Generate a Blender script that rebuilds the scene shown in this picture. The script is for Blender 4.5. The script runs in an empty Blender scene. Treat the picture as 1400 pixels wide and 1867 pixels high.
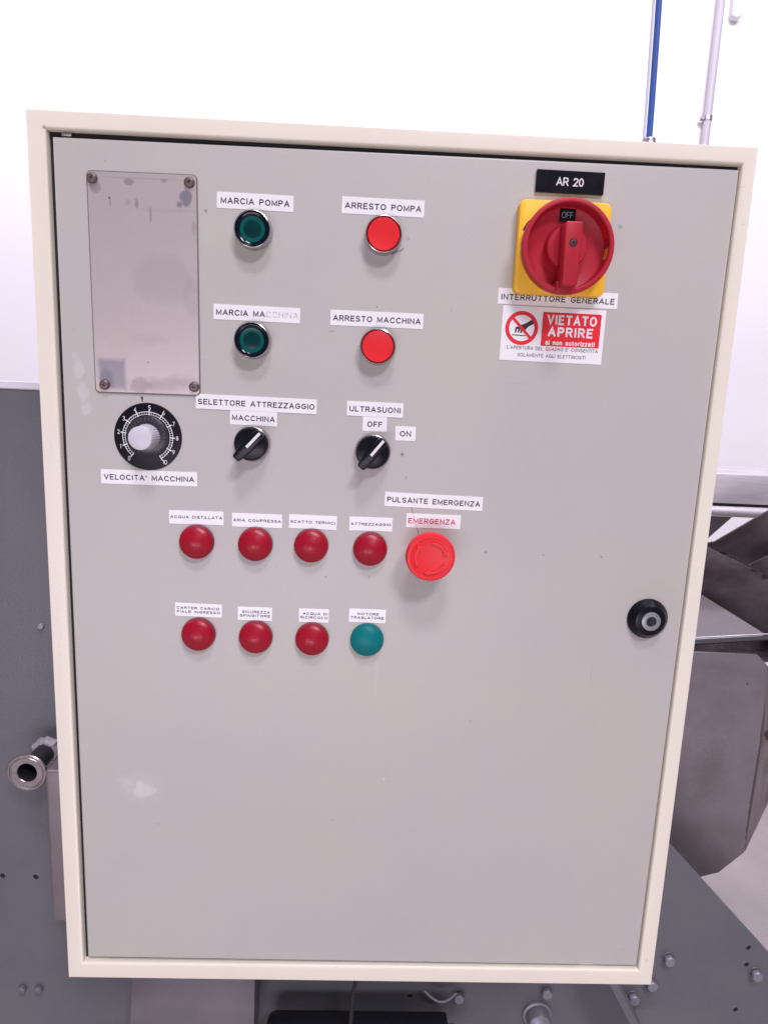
import bpy, bmesh, math, random, os
from math import radians, sin, cos, pi
from mathutils import Vector, Matrix
random.seed(7)
S = 0.001            # everything below is written in millimetres
FLOOR = 900.0        # underside of the cabinet stands this far above the floor
C = bpy.context.scene.collection
scene = bpy.context.scene

# ------------------------------------------------------------------ camera
cam_d = bpy.data.cameras.new('camera'); cam = bpy.data.objects.new('camera', cam_d); C.objects.link(cam)
cam_d.sensor_fit = 'HORIZONTAL'; cam_d.sensor_width = 36; cam_d.lens = 31.118
cam_d.clip_start = 0.01; cam_d.clip_end = 100
R = Matrix(((0.99890446, -0.03509353, -0.03095675), (-0.02433596, 0.17546943, -0.98418405), (0.03997046, 0.9838592, 0.17442316)))
cam.matrix_world = Matrix.Translation((0.28261, -0.58848, 0.59624 + FLOOR*S)) @ R.to_4x4()
scene.camera = cam
# ------------------------------------------------------------------ light
TINT = (0.905, 0.835, 0.995)
w = bpy.data.worlds.new('World'); scene.world = w; w.use_nodes = True
w.node_tree.nodes['Background'].inputs[0].default_value = (0.91, 0.845, 1.0, 1)
w.node_tree.nodes['Background'].inputs[1].default_value = 0.225
def area(name, loc, target, size, size_y, power):
    d = bpy.data.lights.new(name, 'AREA'); d.shape = 'RECTANGLE'; d.size = size; d.size_y = size_y
    d.energy = power; d.color = TINT
    o = bpy.data.objects.new(name, d); C.objects.link(o); o.location = loc
    o.rotation_euler = (Vector(target) - Vector(loc)).to_track_quat('-Z', 'Y').to_euler()
    return o
area('ceiling_lamp_front', (2.2, -4.6, 6.2), (0.3, 0, 1.2), 1.5, 0.8, 240)
area('ceiling_lamp_near', (0.5, -2.6, 6.4), (0.3, 0, 1.0), 1.1, 0.7, 145)
area('fill_front', (-0.3, -3.4, 0.35), (0.3, 0, 0.9), 2.8, 0.7, 48)  # added low fill that evens out the door; no window there
area('wall_fill_lamp', (-0.3, 0.15, 4.3), (-0.3, 2.5, 1.7), 6.0, 0.8, 112)  # unseen lamp added to brighten the wall
scene.view_settings.view_transform = 'Standard'; scene.view_settings.look = 'None'
scene.view_settings.exposure = 0.0; scene.view_settings.gamma = 1.0
scene.render.engine = 'CYCLES'
scene.cycles.max_bounces = 6

# ------------------------------------------------------------------ materials
MATS = {}
def mat(name, col, rough=0.5, metal=0.0, bump=0.0, bscale=400.0, var=0.0, vscale=6.0, col2=None, coat=0.0, spec=0.5,
        rvar=0.0, trans=0.0, sss=0.0, grain=None):
    if name in MATS: return MATS[name]
    m = bpy.data.materials.new(name); m.use_nodes = True; MATS[name] = m
    nt = m.node_tree; N = nt.nodes; L = nt.links; b = N['Principled BSDF']
    b.inputs['Base Color'].default_value = (*col, 1); b.inputs['Roughness'].default_value = rough
    b.inputs['Metallic'].default_value = metal; b.inputs['Coat Weight'].default_value = coat
    b.inputs['Specular IOR Level'].default_value = spec
    b.inputs['Transmission Weight'].default_value = trans
    if sss: b.inputs['Subsurface Weight'].default_value = sss; b.inputs['Subsurface Radius'].default_value = (.004, .001, .001)
    tc = N.new('ShaderNodeTexCoord'); src = tc.outputs['Object']
    if grain:
        mp = N.new('ShaderNodeMapping'); mp.inputs['Scale'].default_value = grain
        L.new(src, mp.inputs[0]); gsrc = mp.outputs[0]
    else: gsrc = src
    if var or rvar:
        n1 = N.new('ShaderNodeTexNoise'); n1.inputs['Scale'].default_value = vscale; n1.inputs['Detail'].default_value = 6
        n1.inputs['Roughness'].default_value = 0.62; L.new(gsrc, n1.inputs['Vector'])
    if var:
        mx = N.new('ShaderNodeMix'); mx.data_type = 'RGBA'
        c2 = col2 or tuple(c*(1-var) for c in col)
        mx.inputs[6].default_value = (*col, 1); mx.inputs[7].default_value = (*c2, 1)
        mr = N.new('ShaderNodeMapRange'); mr.inputs[1].default_value = 0.35; mr.inputs[2].default_value = 0.68
        L.new(n1.outputs[0], mr.inputs[0]); L.new(mr.outputs[0], mx.inputs[0]); L.new(mx.outputs[2], b.inputs['Base Color'])
    if rvar:
        mr2 = N.new('ShaderNodeMapRange'); mr2.inputs[1].default_value = 0.3; mr2.inputs[2].default_value = 0.7
        mr2.inputs[3].default_value = rough - rvar; mr2.inputs[4].default_value = rough + rvar
        L.new(n1.outputs[0], mr2.inputs[0]); L.new(mr2.outputs[0], b.inputs['Roughness'])
    if bump:
        n2 = N.new('ShaderNodeTexNoise'); n2.inputs['Scale'].default_value = bscale; n2.inputs['Detail'].default_value = 2
        L.new(gsrc, n2.inputs['Vector'])
        bp = N.new('ShaderNodeBump'); bp.inputs['Strength'].default_value = bump; bp.inputs['Distance'].default_value = 0.0006
        L.new(n2.outputs[0], bp.inputs['Height']); L.new(bp.outputs[0], b.inputs['Normal'])
    return m
def add_marks(m, marks):
    """Stains, glue residue, specks: (x, z, rx, rz, colour, strength, raggedness) in mm on the object's own X/Z."""
    nt = m.node_tree; N = nt.nodes; L = nt.links; b = N['Principled BSDF']
    tc = N.new('ShaderNodeTexCoord')
    def noise(scale, seed, det=3):
        n = N.new('ShaderNodeTexNoise'); n.inputs['Scale'].default_value = scale; n.inputs['Detail'].default_value = det
        mp = N.new('ShaderNodeMapping'); mp.inputs['Location'].default_value = (seed, seed*.7, 0); L.new(tc.outputs['Object'], mp.inputs[0])
        L.new(mp.outputs[0], n.inputs['Vector'])
        v = N.new('ShaderNodeVectorMath'); v.operation = 'SUBTRACT'; v.inputs[1].default_value = (.5, .5, .5); L.new(n.outputs['Color'], v.inputs[0])
        return v.outputs[0]
    n_big = noise(130, 3.1, 5)
    n_fine = noise(700, 8.1)
    inp = b.inputs['Base Color']
    if inp.links: cur = inp.links[0].from_socket
    else:
        r = N.new('ShaderNodeRGB'); r.outputs[0].default_value = inp.default_value; cur = r.outputs[0]
    for (x, z, rx, rz, col, st, rag) in marks:
        big = rx > 3 or rz > 3
        a = N.new('ShaderNodeVectorMath'); a.operation = 'SUBTRACT'; a.inputs[1].default_value = (x*S, 0, z*S); L.new(tc.outputs['Object'], a.inputs[0])
        q = N.new('ShaderNodeVectorMath'); q.operation = 'MULTIPLY'; q.inputs[1].default_value = (1000/rx, 0, 1000/rz); L.new(a.outputs[0], q.inputs[0])
        k = N.new('ShaderNodeVectorMath'); k.operation = 'MULTIPLY_ADD'; k.inputs[1].default_value = (rag,)*3
        L.new(n_big if big else n_fine, k.inputs[0]); L.new(q.outputs[0], k.inputs[2])
        if rag < .3:      # squarish patch
            ab = N.new('ShaderNodeVectorMath'); ab.operation = 'ABSOLUTE'; L.new(k.outputs[0], ab.inputs[0])
            sx = N.new('ShaderNodeSeparateXYZ'); L.new(ab.outputs[0], sx.inputs[0])
            l = N.new('ShaderNodeMath'); l.operation = 'MAXIMUM'; l.label = 'box'; L.new(sx.outputs[0], l.inputs[0]); L.new(sx.outputs[2], l.inputs[1])
        else:
            l = N.new('ShaderNodeVectorMath'); l.operation = 'LENGTH'; L.new(k.outputs[0], l.inputs[0])
        mr = N.new('ShaderNodeMapRange'); soft = (rx > 12 or rz > 12) and st <= .5 and rag >= 1
        mr.inputs[1].default_value = 1.35 if soft else 1.05; mr.inputs[2].default_value = 0.1 if soft else 0.75 if big else 0.45
        mr.inputs[3].default_value = 0; mr.inputs[4].default_value = st; L.new(l.outputs['Value'], mr.inputs[0])
        mx = N.new('ShaderNodeMix'); mx.data_type = 'RGBA'; mx.inputs[7].default_value = (*col, 1)
        L.new(mr.outputs[0], mx.inputs[0]); L.new(cur, mx.inputs[6]); cur = mx.outputs[2]
    L.new(cur, inp)

DOORC = (0.470, 0.460, 0.392)
M_door = mat('door_paint', DOORC, 0.42, bump=0.18, bscale=900, var=0.05, vscale=5, col2=(0.455, 0.432, 0.405))
LT = (0.55, 0.53, 0.50); DK = (0.12, 0.10, 0.09)
marks = [(33, 606, 5.5, 9, LT, .75, 1.3), (35.5, 588, 5.5, 8, LT, .7, 1.3), (38, 573, 4.6, 6.5, LT, .65, 1.3), (30, 618, 3, 3.5, LT, .4, 1.6),
         (74, 212, 20, 15, LT, .45, 1.4), (79, 209, 12, 9, (.62,.60,.56), .6, 1.8), (62, 216, 8, 4, LT, .4, 2.0),
         (27, 20.5, 10, 2, (.78, .76, .74), .7, .5), (530, 19.5, 11, 2.6, (.76, .74, .70), .7, .6),
         (142.7, 741, 1.8, 1.7, DK, .55, 1.2), (311.7, 726.4, 2.1, 2.2, (.3, .25, .23), .55, 1.0), (491.8, 744.2, 2.2, 2.2, (.2, .17, .16), .55, 1.6),
         (315.3, 544.4, 1.9, 1.9, DK, .8, 2.0), (319.7, 523.4, .9, .9, DK, .6, .8), (395.9, 457.1, 2.0, 1.2, DK, .6, 1.6), (449.4, 456.4, 1.1, 1.1, DK, .6, 1),
         (503.5, 456.6, 1.1, 1.2, DK, .55, 1), (250.2, 428.8, .9, .9, DK, .8, .6), (290, 429.6, .6, 1.6, DK, .6, .4), (250, 648, 3.6, .5, DK, .45, .6),
         (288, 670, .9, .9, DK, .7, .6), (262.8, 181.1, .9, .8, DK, .8, .6), (92.4, 173, .7, .8, DK, .8, .6), (392.3, 289.9, 1.0, 1.6, (.3, .27, .25), .5, 1),
         (311.8, 226.7, 1.8, 1.2, (.66, .63, .6), .6, 1), (309, 236, .6, 4, (.4, .37, .34), .25, .5), (386, 270, .9, 1.8, (.3, .27, .25), .35, 1),
         (567, 40, 1.5, 1.5, (.3, .27, .25), .4, 1), (24, 720, 1.2, 1.2, DK, .25, 1), (30, 640, 1, 1, DK, .2, 1), (61, 776, .8, .8, DK, .3, 1),
         (520, 24, 1.8, 1.2, (.3, .27, .25), .4, 1), (205, 437, 1, 1, DK, .25, 1), (159, 352, 1.2, .7, DK, .25, 1), (455, 110, 1.0, 1.4, (.3, .27, .25), .3, 1),
         (254, 100, 1, 1, DK, .2, 1), (128, 300, .8, .8, DK, .3, 1), (342, 562, .7, .7, DK, .25, 1), (352, 670, .8, .8, DK, .35, .8), (470, 540, .7, .7, DK, .2, 1)]
marks += [(225, 590, 60, 26, (.36, .33, .31), .10, 1.6), (170, 700, 30, 26, (.36, .33, .31), .09, 1.6), (560, 400, 24, 46, (.34, .31, .29), .13, 1.6), (352, 440, 40, 30, (.36, .33, .31), .10, 1.6),
          (470, 700, 60, 50, (.37, .34, .32), .09, 1.5), (420, 250, 130, 90, (.50, .47, .44), .10, 1.4), (120, 90, 90, 60, (.50, .48, .47), .14, 1.4), (300, 330, 1.4, 26, (.56, .53, .5), .25, .5), (505, 340, .5, 14, (.34, .31, .29), .35, .5), (412, 610, 12, .4, (.34, .31, .29), .3, .5)]
add_marks(M_door, marks)
CREAM = (0.775, 0.733, 0.59)
M_frame = mat('cream_enclosure_paint', CREAM, 0.38, bump=0.16, bscale=330, var=0.04, vscale=9)
add_marks(M_frame, [(2, 812, 8, 2, (.9, .87, .82), .3, 1), (14, 798, 1.5, 1.5, (.2, .15, .12), .7, 1.5), (592, 30, 1.5, 2, (.5, .45, .4), .5, 1), (590, 780, 4, .6, (.55, .5, .42), .3, 1),
                    (250, 812, 2, 2, (.5, .45, .4), .4, 1), (584, 500, .8, 2, (.4, .35, .3), .4, 1), (8, 540, 1, 2, (.6, .55, .48), .4, 1), (595, 750, 3, 1, (.6, .55, .48), .4, 1)])
M_chrome = mat('chromed_bezel', (0.42, 0.40, 0.385), 0.2, 1.0, rvar=0.05, vscale=300)
M_dull = mat('dull_metal', (0.42, 0.40, 0.40), 0.4, 0.9, rvar=.1, vscale=200)
M_rivet = mat('tarnished_rivet', (0.20, 0.15, 0.135), 0.45, 0.6, var=.4, vscale=500)
M_white = mat('sticker_white', (0.83, 0.82, 0.80), 0.35, var=0.03, vscale=60)
M_ink = mat('sticker_ink', (0.022, 0.018, 0.03), 0.5)
M_inkred = mat('sticker_red_ink', (0.62, 0.03, 0.10), 0.5)
M_signred = mat('sign_red', (0.75, 0.018, 0.03), 0.4)
M_signink = mat('sign_ink', (0.03, 0.025, 0.03), 0.4)
M_black = mat('black_plastic', (0.004, 0.004, 0.008), 0.3, rvar=.06, vscale=90, spec=.22)
M_dialblk = mat('dial_black', (0.005, 0.004, 0.009), 0.4, spec=.2)
M_redcap = mat('signal_red_cap', (0.72, 0.014, 0.018), 0.38, spec=.4)
M_mush = mat('mushroom_red', (0.74, 0.014, 0.020), 0.42, spec=.4)
M_lampred = mat('lamp_red', (0.33, 0.002, 0.016), 0.34, bump=.1, bscale=900, spec=.4)
M_lampteal = mat('lamp_teal', (0.001, 0.165, 0.165), 0.4, bump=.15, bscale=900, spec=.2)
M_collar = mat('lamp_collar', (0.20, 0.03, 0.045), 0.5)
M_green = mat('green_lens', (0.0005, 0.085, 0.066), 0.25, spec=.2)
M_greenc = mat('green_lens_centre', (0.0005, 0.03, 0.03), 0.25, spec=.2)
M_greendk = mat('green_lens_rim', (0.001, 0.006, 0.016), 0.15, spec=.3)
M_swred = mat('switch_red', (0.42, 0.016, 0.03), 0.45, var=.1, vscale=40, spec=.28)
M_yel = mat('switch_yellow', (0.93, 0.53, 0.03), 0.45, var=.05, vscale=40, spec=.3)
M_knob = mat('grey_knob', (0.56, 0.56, 0.58), 0.35)
M_skirt = mat('dial_skirt', (0.035, 0.032, 0.04), 0.3, spec=.3)
M_print = mat('white_print', (0.75, 0.74, 0.72), 0.5)
M_steel = mat('brushed_steel', (0.72, 0.68, 0.70), 0.36, .45, var=.22, vscale=10, rvar=.1, bump=.05, bscale=300, grain=(1, 6, 14))
M_steel2 = mat('stained_steel', (0.285, 0.262, 0.275), 0.32, .75, var=.35, vscale=7, col2=(.12, .085, .085), rvar=.1, bump=.1, bscale=300)  # brown stains; part of the variation imitates reflections
M_steelw = mat('pale_steel', (0.55, 0.51, 0.52), 0.45, .6, var=.2, vscale=9, rvar=.1)  # light on the upturned panel put into a paler colour
M_machine = mat('hammered_grey_paint', (0.098, 0.104, 0.114), 0.42, bump=.5, bscale=420, var=.22, vscale=5, col2=(.125, .122, .13), rvar=.06)
M_pale = mat('pale_trim', (0.62, 0.60, 0.64), .5)
M_wall = mat('white_wall_plaster', (0.90, 0.89, 0.88), 0.7, bump=.1, bscale=60, var=.02, vscale=2)
M_floor = mat('floor_screed', (0.47, 0.42, 0.395), 0.6, var=.2, vscale=3, bump=.2, bscale=40)
M_pipe = mat('grey_conduit_paint', (0.55, 0.53, 0.56), 0.5)
M_blue = mat('blue_hose', (0.035, 0.105, 0.34), 0.4)
M_clear = mat('clear_tube', (0.62, 0.60, 0.74), 0.2)
M_dark = mat('hole_dark', (0.006, 0.005, 0.007), 0.8)  # near-black for the shade in gaps, recesses and holes
M_rubber = mat('black_rubber', (0.012, 0.011, 0.014), 0.6)
M_motor = mat('black_motor_paint', (0.010, 0.010, 0.016), 0.4)
M_bolt = mat('zinc_bolt', (0.24, 0.235, 0.27), 0.42, .35, bump=.3, bscale=300)
M_weld = mat('white_sealant', (0.42, 0.41, 0.42), .7, var=.5, vscale=120, bump=.6, bscale=120)

# ------------------------------------------------------------------ geometry helpers
def link(name, me, m, parent=None, loc=(0, 0, 0), rot=(0, 0, 0), smooth=35):
    if m is not None and not me.materials: me.materials.append(m)
    if smooth:
        me.polygons.foreach_set('use_smooth', [True]*len(me.polygons)); me.set_sharp_from_angle(angle=radians(smooth))
    o = bpy.data.objects.new(name, me); C.objects.link(o)
    o.location = Vector(loc)*S + (Vector((0, 0, 0)) if parent else Vector((0, 0, FLOOR*S)))
    o.rotation_euler = rot
    if parent: o.parent = parent
    return o
def mesh(verts, faces, name='m', recalc=True):
    me = bpy.data.meshes.new(name); me.from_pydata([(x*S, y*S, z*S) for x, y, z in verts], [], faces)
    if recalc:
        bm = bmesh.new(); bm.from_mesh(me); bmesh.ops.recalc_face_normals(bm, faces=bm.faces); bm.to_mesh(me); bm.free()
    me.update(); return me
def box(x0, x1, y0, y1, z0, z1, bev=0.0, seg=2):
    return prism([(x0, z0), (x1, z0), (x1, z1), (x0, z1)], y0, y1, bev, seg)
def prism(poly, y0, y1, bev=0.0, seg=2):
    n = len(poly)
    v = [(x, y0, z) for x, z in poly] + [(x, y1, z) for x, z in poly]
    f = [tuple(range(n)), tuple(range(2*n-1, n-1, -1))] + [(i, i+n, (i+1) % n+n, (i+1) % n) for i in range(n)]
    me = mesh(v, f)
    if bev:
        bm = bmesh.new(); bm.from_mesh(me)
        es = [e for e in bm.edges if e.calc_face_angle(0) > radians(40)]
        bmesh.ops.bevel(bm, geom=es, offset=bev*S, segments=seg, profile=.5, affect='EDGES', clamp_overlap=True)
        bm.to_mesh(me); bm.free()
    return me
def sheet(pts, th=3.0):
    """A folded-steel sheet through 3-D points (x, y, z), with thickness th."""
    n = len(pts); P = [Vector(p) for p in pts]; nr = Vector((0, 0, 0))
    for i in range(n): nr += (P[i]-P[0]).cross(P[(i+1) % n]-P[0])
    nr.normalize()
    if nr.y < 0: nr = -nr
    v = [tuple(p) for p in P] + [tuple(p + nr*th) for p in P]
    f = [tuple(range(n)), tuple(range(2*n-1, n-1, -1))] + [(i, i+n, (i+1) % n+n, (i+1) % n) for i in range(n)]
    bm_me = mesh(v, f)
    bm = bmesh.new(); bm.from_mesh(bm_me)
    bmesh.ops.bevel(bm, geom=[e for e in bm.edges if e.calc_face_angle(0) > radians(60)], offset=.8*S, segments=1, affect='EDGES')
    bm.to_mesh(bm_me); bm.free(); return bm_me
def lathe(prof, n=64, wob=None):
    """Turned about the Y axis; prof is [(r, y)] from front to back or back to front."""
    v = []; f = []; rings = []
    for r, y in prof:
        if r < 1e-6: rings.append([len(v)]); v.append((0, y, 0))
        else:
            b = len(v); rings.append(list(range(b, b+n)))
            for i in range(n):
                a = 2*pi*i/n; rr = r*(1 + (wob(i, n, r, y) if wob else 0)); v.append((rr*cos(a), y, rr*sin(a)))
    for a, b in zip(rings, rings[1:]):
        for i in range(n):
            j = (i+1) % n
            if len(a) == 1 and len(b) == 1: continue
            if len(a) == 1: f.append((a[0], b[i], b[j]))
            elif len(b) == 1: f.append((a[i], a[j], b[0]))
            else: f.append((a[i], a[j], b[j], b[i]))
    return mesh(v, f)
def ring_flat(ro, ri, y, a0=0, a1=360, n=64):
    v = []; f = []; full = a1 - a0 >= 360
    for i in range(n + (0 if full else 1)):
        a = radians(a0 + (a1-a0)*i/n); v += [(ro*cos(a), y, ro*sin(a)), (ri*cos(a), y, ri*sin(a))]
    m = len(v)//2
    for i in range(m if full else m-1):
        j = (i+1) % m; f.append((2*i, 2*j, 2*j+1, 2*i+1))
    return v, f
def join(lst):
    V = []; F = []
    for v, f in lst:
        b = len(V); V += v; F += [tuple(i+b for i in q) for q in f]
    return mesh(V, F, recalc=False)
def quad(cx, cz, w_, h_, y, ang=0):
    a = radians(ang); c, s = cos(a), sin(a)
    return [(cx+c*x-s*z, y, cz+s*x+c*z) for x, z in ((-w_/2, -h_/2), (w_/2, -h_/2), (w_/2, h_/2), (-w_/2, h_/2))], [(0, 1, 2, 3)]
def poly(pts, y): return [(x, y, z) for x, z in pts], [tuple(range(len(pts)))]
def tube(path, r, n=16):
    v = []; f = []; P = [Vector(p) for p in path]
    for i, p in enumerate(P):
        t = (P[min(i+1, len(P)-1)] - P[max(i-1, 0)]).normalized()
        u = t.orthogonal().normalized() if i == 0 else (u - t*u.dot(t)).normalized()
        q = t.cross(u)
        for k in range(n):
            a = 2*pi*k/n; v.append(tuple(p + u*cos(a)*r + q*sin(a)*r))
    for i in range(len(P)-1):
        for k in range(n): f.append((i*n+k, i*n+(k+1) % n, (i+1)*n+(k+1) % n, (i+1)*n+k))
    f.append(tuple(range(n))); f.append(tuple(range((len(P)-1)*n, len(P)*n)))
    return mesh(v, f)
def _a(cx, cy, rx, ry, a0, a1, n=10): return [(cx+rx*cos(radians(a0+(a1-a0)*i/n)), cy+ry*sin(radians(a0+(a1-a0)*i/n))) for i in range(n+1)]
GL = {   # one-line lettering: (width, strokes) on a cap height of 1
 'A': (.76, [[(0, 0), (.38, 1), (.76, 0)], [(.13, .31), (.63, .31)]]), 'C': (.74, [_a(.39, .5, .39, .5, 40, 320, 16)]),
 'D': (.68, [[(0, .5), (0, 0)] + _a(.26, .5, .42, .5, -90, 90, 12) + [(0, 1), (0, .5)]]), 'E': (.58, [[(.58, 1), (0, 1), (0, 0), (.58, 0)], [(0, .52), (.5, .52)]]),
 'F': (.55, [[(.55, 1), (0, 1), (0, 0)], [(0, .5), (.47, .5)]]), 'G': (.76, [_a(.39, .5, .39, .5, 40, 335, 16) + [(.76, .48), (.42, .48)]]),
 'H': (.66, [[(0, 0), (0, 1)], [(.66, 0), (.66, 1)], [(0, .52), (.66, .52)]]), 'I': (.0, [[(0, 0), (0, 1)]]), 'L': (.52, [[(0, 1), (0, 0), (.52, 0)]]),
 'M': (.80, [[(0, 0), (0, 1), (.4, .12), (.8, 1), (.8, 0)]]), 'N': (.66, [[(0, 0), (0, 1), (.66, 0), (.66, 1)]]), 'O': (.78, [_a(.39, .5, .39, .5, 90, 450, 20)]),
 'P': (.60, [[(0, 0), (0, 1)] + _a(.34, .74, .26, .26, 90, -90, 8) + [(0, .48)]]), 'Q': (.78, [_a(.39, .5, .39, .5, 90, 450, 20), [(.48, .26), (.78, -.04)]]),
 'R': (.64, [[(0, 0), (0, 1)] + _a(.36, .74, .26, .26, 90, -90, 8) + [(0, .48)], [(.34, .48), (.64, 0)]]),
 'S': (.62, [_a(.31, .75, .29, .25, 25, 270, 10) + _a(.31, .25, .31, .25, 90, -155, 10)[1:]]), 'T': (.66, [[(0, 1), (.66, 1)], [(.33, 1), (.33, 0)]]),
 'U': (.66, [[(0, 1)] + _a(.33, .33, .33, .33, 180, 360, 10) + [(.66, 1)]]), 'V': (.72, [[(0, 1), (.36, 0), (.72, 1)]]), 'Z': (.64, [[(0, 1), (.64, 1), (0, 0), (.64, 0)]]),
 "'": (.06, [[(.06, 1), (.0, .72)]]), ' ': (.34, []),
 'a': (.48, [_a(.24, .47, .23, .25, 150, 20, 6) + [(.48, .4), (.48, 0)], _a(.25, .2, .22, .2, 60, 345, 10)]), 'i': (.0, [[(0, 0), (0, .7)], [(0, .86), (0, .99)]]),
 'n': (.46, [[(0, 0), (0, .7)], [(0, .36)] + _a(.23, .45, .23, .25, 170, 0, 8) + [(.46, 0)]]), 'o': (.52, [_a(.26, .35, .26, .35, 90, 450, 16)]),
 'u': (.46, [[(0, .7)] + _a(.23, .25, .23, .25, 180, 340, 8), [(.46, .7), (.46, 0)]]), 't': (.30, [[(.12, .95), (.12, .14), (.2, .02), (.32, .02)], [(0, .68), (.30, .68)]]),
 'r': (.28, [[(0, 0), (0, .7)], [(0, .42), (.1, .62), (.28, .68)]]), 'z': (.42, [[(0, .68), (.42, .68), (0, .02), (.42, .02)]]),
 '0': (.56, [_a(.28, .5, .28, .5, 90, 450, 18)]), '1': (.22, [[(0, .76), (.22, 1), (.22, 0)]]), '2': (.56, [_a(.28, .72, .28, .28, 165, -30, 9) + [(0, 0), (.58, 0)]]),
 '3': (.54, [_a(.26, .76, .25, .24, 150, -90, 8) + _a(.26, .26, .28, .26, 90, -150, 9)[1:]]), '4': (.6, [[(.44, 0), (.44, 1), (0, .28), (.6, .28)]]),
 '5': (.54, [[(.5, 1), (.08, 1), (.03, .52)] + _a(.26, .3, .28, .3, 125, -145, 10)]), '6': (.54, [[(.44, 1), (.06, .5)] + _a(.27, .29, .27, .29, 165, -195, 14)]),
 '7': (.52, [[(0, 1), (.52, 1), (.16, 0)]]), '8': (.54, [_a(.27, .76, .23, .24, -90, 270, 14), _a(.27, .26, .27, .26, 90, 450, 14)]), '9': (.54, [_a(.27, .71, .27, .29, -15, 345, 14) + [(.46, .45), (.14, 0)]]),
}
def text_mesh(lines, y=0.0, wt=.62):
    """lines: [(string, centre x, centre z, width, cap height, gap)] drawn as ribbons wt mm wide, facing -Y."""
    V = []; F = []; lay = 0
    for (s_, cx, cz, w_, h_, gap) in lines:
        x = 0; st = []
        for ch_ in s_:
            gw, strokes = GL[ch_]
            for p in strokes: st.append([(x+px, pz) for px, pz in p])
            x += gw + .24*gap
        tot = x - .24*gap; sx = (w_-wt)/max(tot, .15) if tot > .2 else (w_-wt) if tot > 0 else 1
        for p in st:
            P = [Vector((cx + (q[0]-tot/2)*sx, cz + (q[1]-.5)*(h_-wt))) for q in p]
            closed = (P[0]-P[-1]).length < 1e-4
            if closed: P = P[:-1]
            n = len(P); b = len(V); lay += 1; yy = y - .004*(lay % 3)
            for i in range(n):
                if closed: d0 = P[i]-P[i-1]; d1 = P[(i+1) % n]-P[i]
                else: d0 = P[i]-P[i-1] if i else P[1]-P[0]; d1 = P[i+1]-P[i] if i < n-1 else P[n-1]-P[n-2]
                d0 = d0.normalized(); d1 = d1.normalized(); t = (d0+d1)
                t = t.normalized() if t.length > .2 else d0
                nn = Vector((-t.y, t.x)); k = 1/max(.45, nn.dot(Vector((-d0.y, d0.x))))
                e = Vector((0, 0))
                if not closed and i == 0: e = -d1*wt*.35
                if not closed and i == n-1: e = d0*wt*.35
                for sgn in (1, -1):
                    q = P[i] + e + nn*(wt/2*k*sgn); V.append((q.x, yy - .0035*i/n, q.y))
            for i in range(n if closed else n-1):
                j = (i+1) % n; F.append((b+2*i, b+2*i+1, b+2*j+1, b+2*j))
    return mesh(V, F, recalc=False)
def thing(name, label, cat, loc, group=None):
    o = bpy.data.objects.new(name, None); C.objects.link(o); o.location = (loc[0]*S, loc[1]*S, loc[2]*S + FLOOR*S)
    o.empty_display_size = .05
    o['label'] = label; o['category'] = cat
    if group: o['group'] = group
    return o
def tag(o, label, cat=None, group=None):
    o['label'] = label
    if cat: o['category'] = cat
    if group: o['group'] = group
    return o

# ------------------------------------------------------------------ setting
add_marks(M_steel2, [(60, 1226, 9, 5, (.03, .02, .02), .8, 1.2), (78, 1214, 6, 8, (.035, .015, .012), .8, 1.4), (20, 1200, 16, 30, (.09, .065, .07), .5, 1.5)])
def struct(name, me, m):
    o = link(name, me, m, smooth=0); o['kind'] = 'structure'; return o
struct('wall', box(-7000, 9000, 2500, 2650, -900, 3600), M_wall)
struct('floor', mesh([(-7000, -4000, -900), (9000, -4000, -900), (9000, 2500, -900), (-7000, 2500, -900)], [(0, 1, 2, 3)]), M_floor)

# ------------------------------------------------------------------ the cabinet
BASE = (300, 98, 0)
cab = thing('control_cabinet', 'cream electrical control cabinet with a grey door full of labelled push buttons, lamps and switches', 'control cabinet', BASE)
def part(name, me, m, x=0, y=0, z=0, rot=0, label=None, smooth=35):
    o = link(name, me, m, cab, (x-BASE[0], y-BASE[1], z-BASE[2]), (0, -radians(rot), 0), smooth)
    if label: o['label'] = label
    return o
def sub(parent, name, me, m, x=0, y=0, z=0, rot=0, smooth=35):
    return link(name, me, m, parent, (x, y, z), (0, -radians(rot), 0), smooth)
OUT = [(0, 811), (600, 811), (600, 0), (0, 0)]
INN = [(15.0, 797.3), (588.6, 797.6), (585.0, 17.4), (15.2, 17.2)]
def loops_mesh(levels, close_last=None):
    v = []; f = []
    for L_ in levels: v += [(x, y, z) for (x, z), y in ((p, L_[1]) for p in L_[0])]
    for k in range(len(levels)-1):
        for i in range(4): f.append((4*k+i, 4*k+(i+1) % 4, 4*k+4+(i+1) % 4, 4*k+4+i))
    if close_last: f.append(tuple(range(4*len(levels)-4, 4*len(levels))))
    return v, f
def lerp(t): return [(a[0]+(b[0]-a[0])*t, a[1]+(b[1]-a[1])*t) for a, b in zip(OUT, INN)]
fr = [(lerp(t), y) for t, y in ((0, 196), (0, .8), (.015, .3), (.045, .05), (.07, 0), (.80, 0), (.87, .12), (.93, .5), (.975, 1.2), (1.0, 2.5), (1.0, 24), (1.9, 24), (1.9, 40))]
v, f = loops_mesh(fr); f.append((0, 1, 2, 3))
part('enclosure', mesh(v, f), M_frame, smooth=32)
DC = [(18.9, 792.3), (588.0, 794.2), (584.2, 19.8), (18.7, 20.9)]
def inset(P, d): return [(P[0][0]+d, P[0][1]-d), (P[1][0]-d, P[1][1]-d), (P[2][0]-d, P[2][1]+d), (P[3][0]+d, P[3][1]+d)]
dl = [(inset(DC, d), y) for d, y in ((0, 23), (0, 5.2), (.2, 4.2), (.7, 3.5), (1.3, 3.1), (2.2, 3.0))]
v, f = loops_mesh(dl, True)
part('door', mesh(v, f), M_door, smooth=50)
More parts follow.
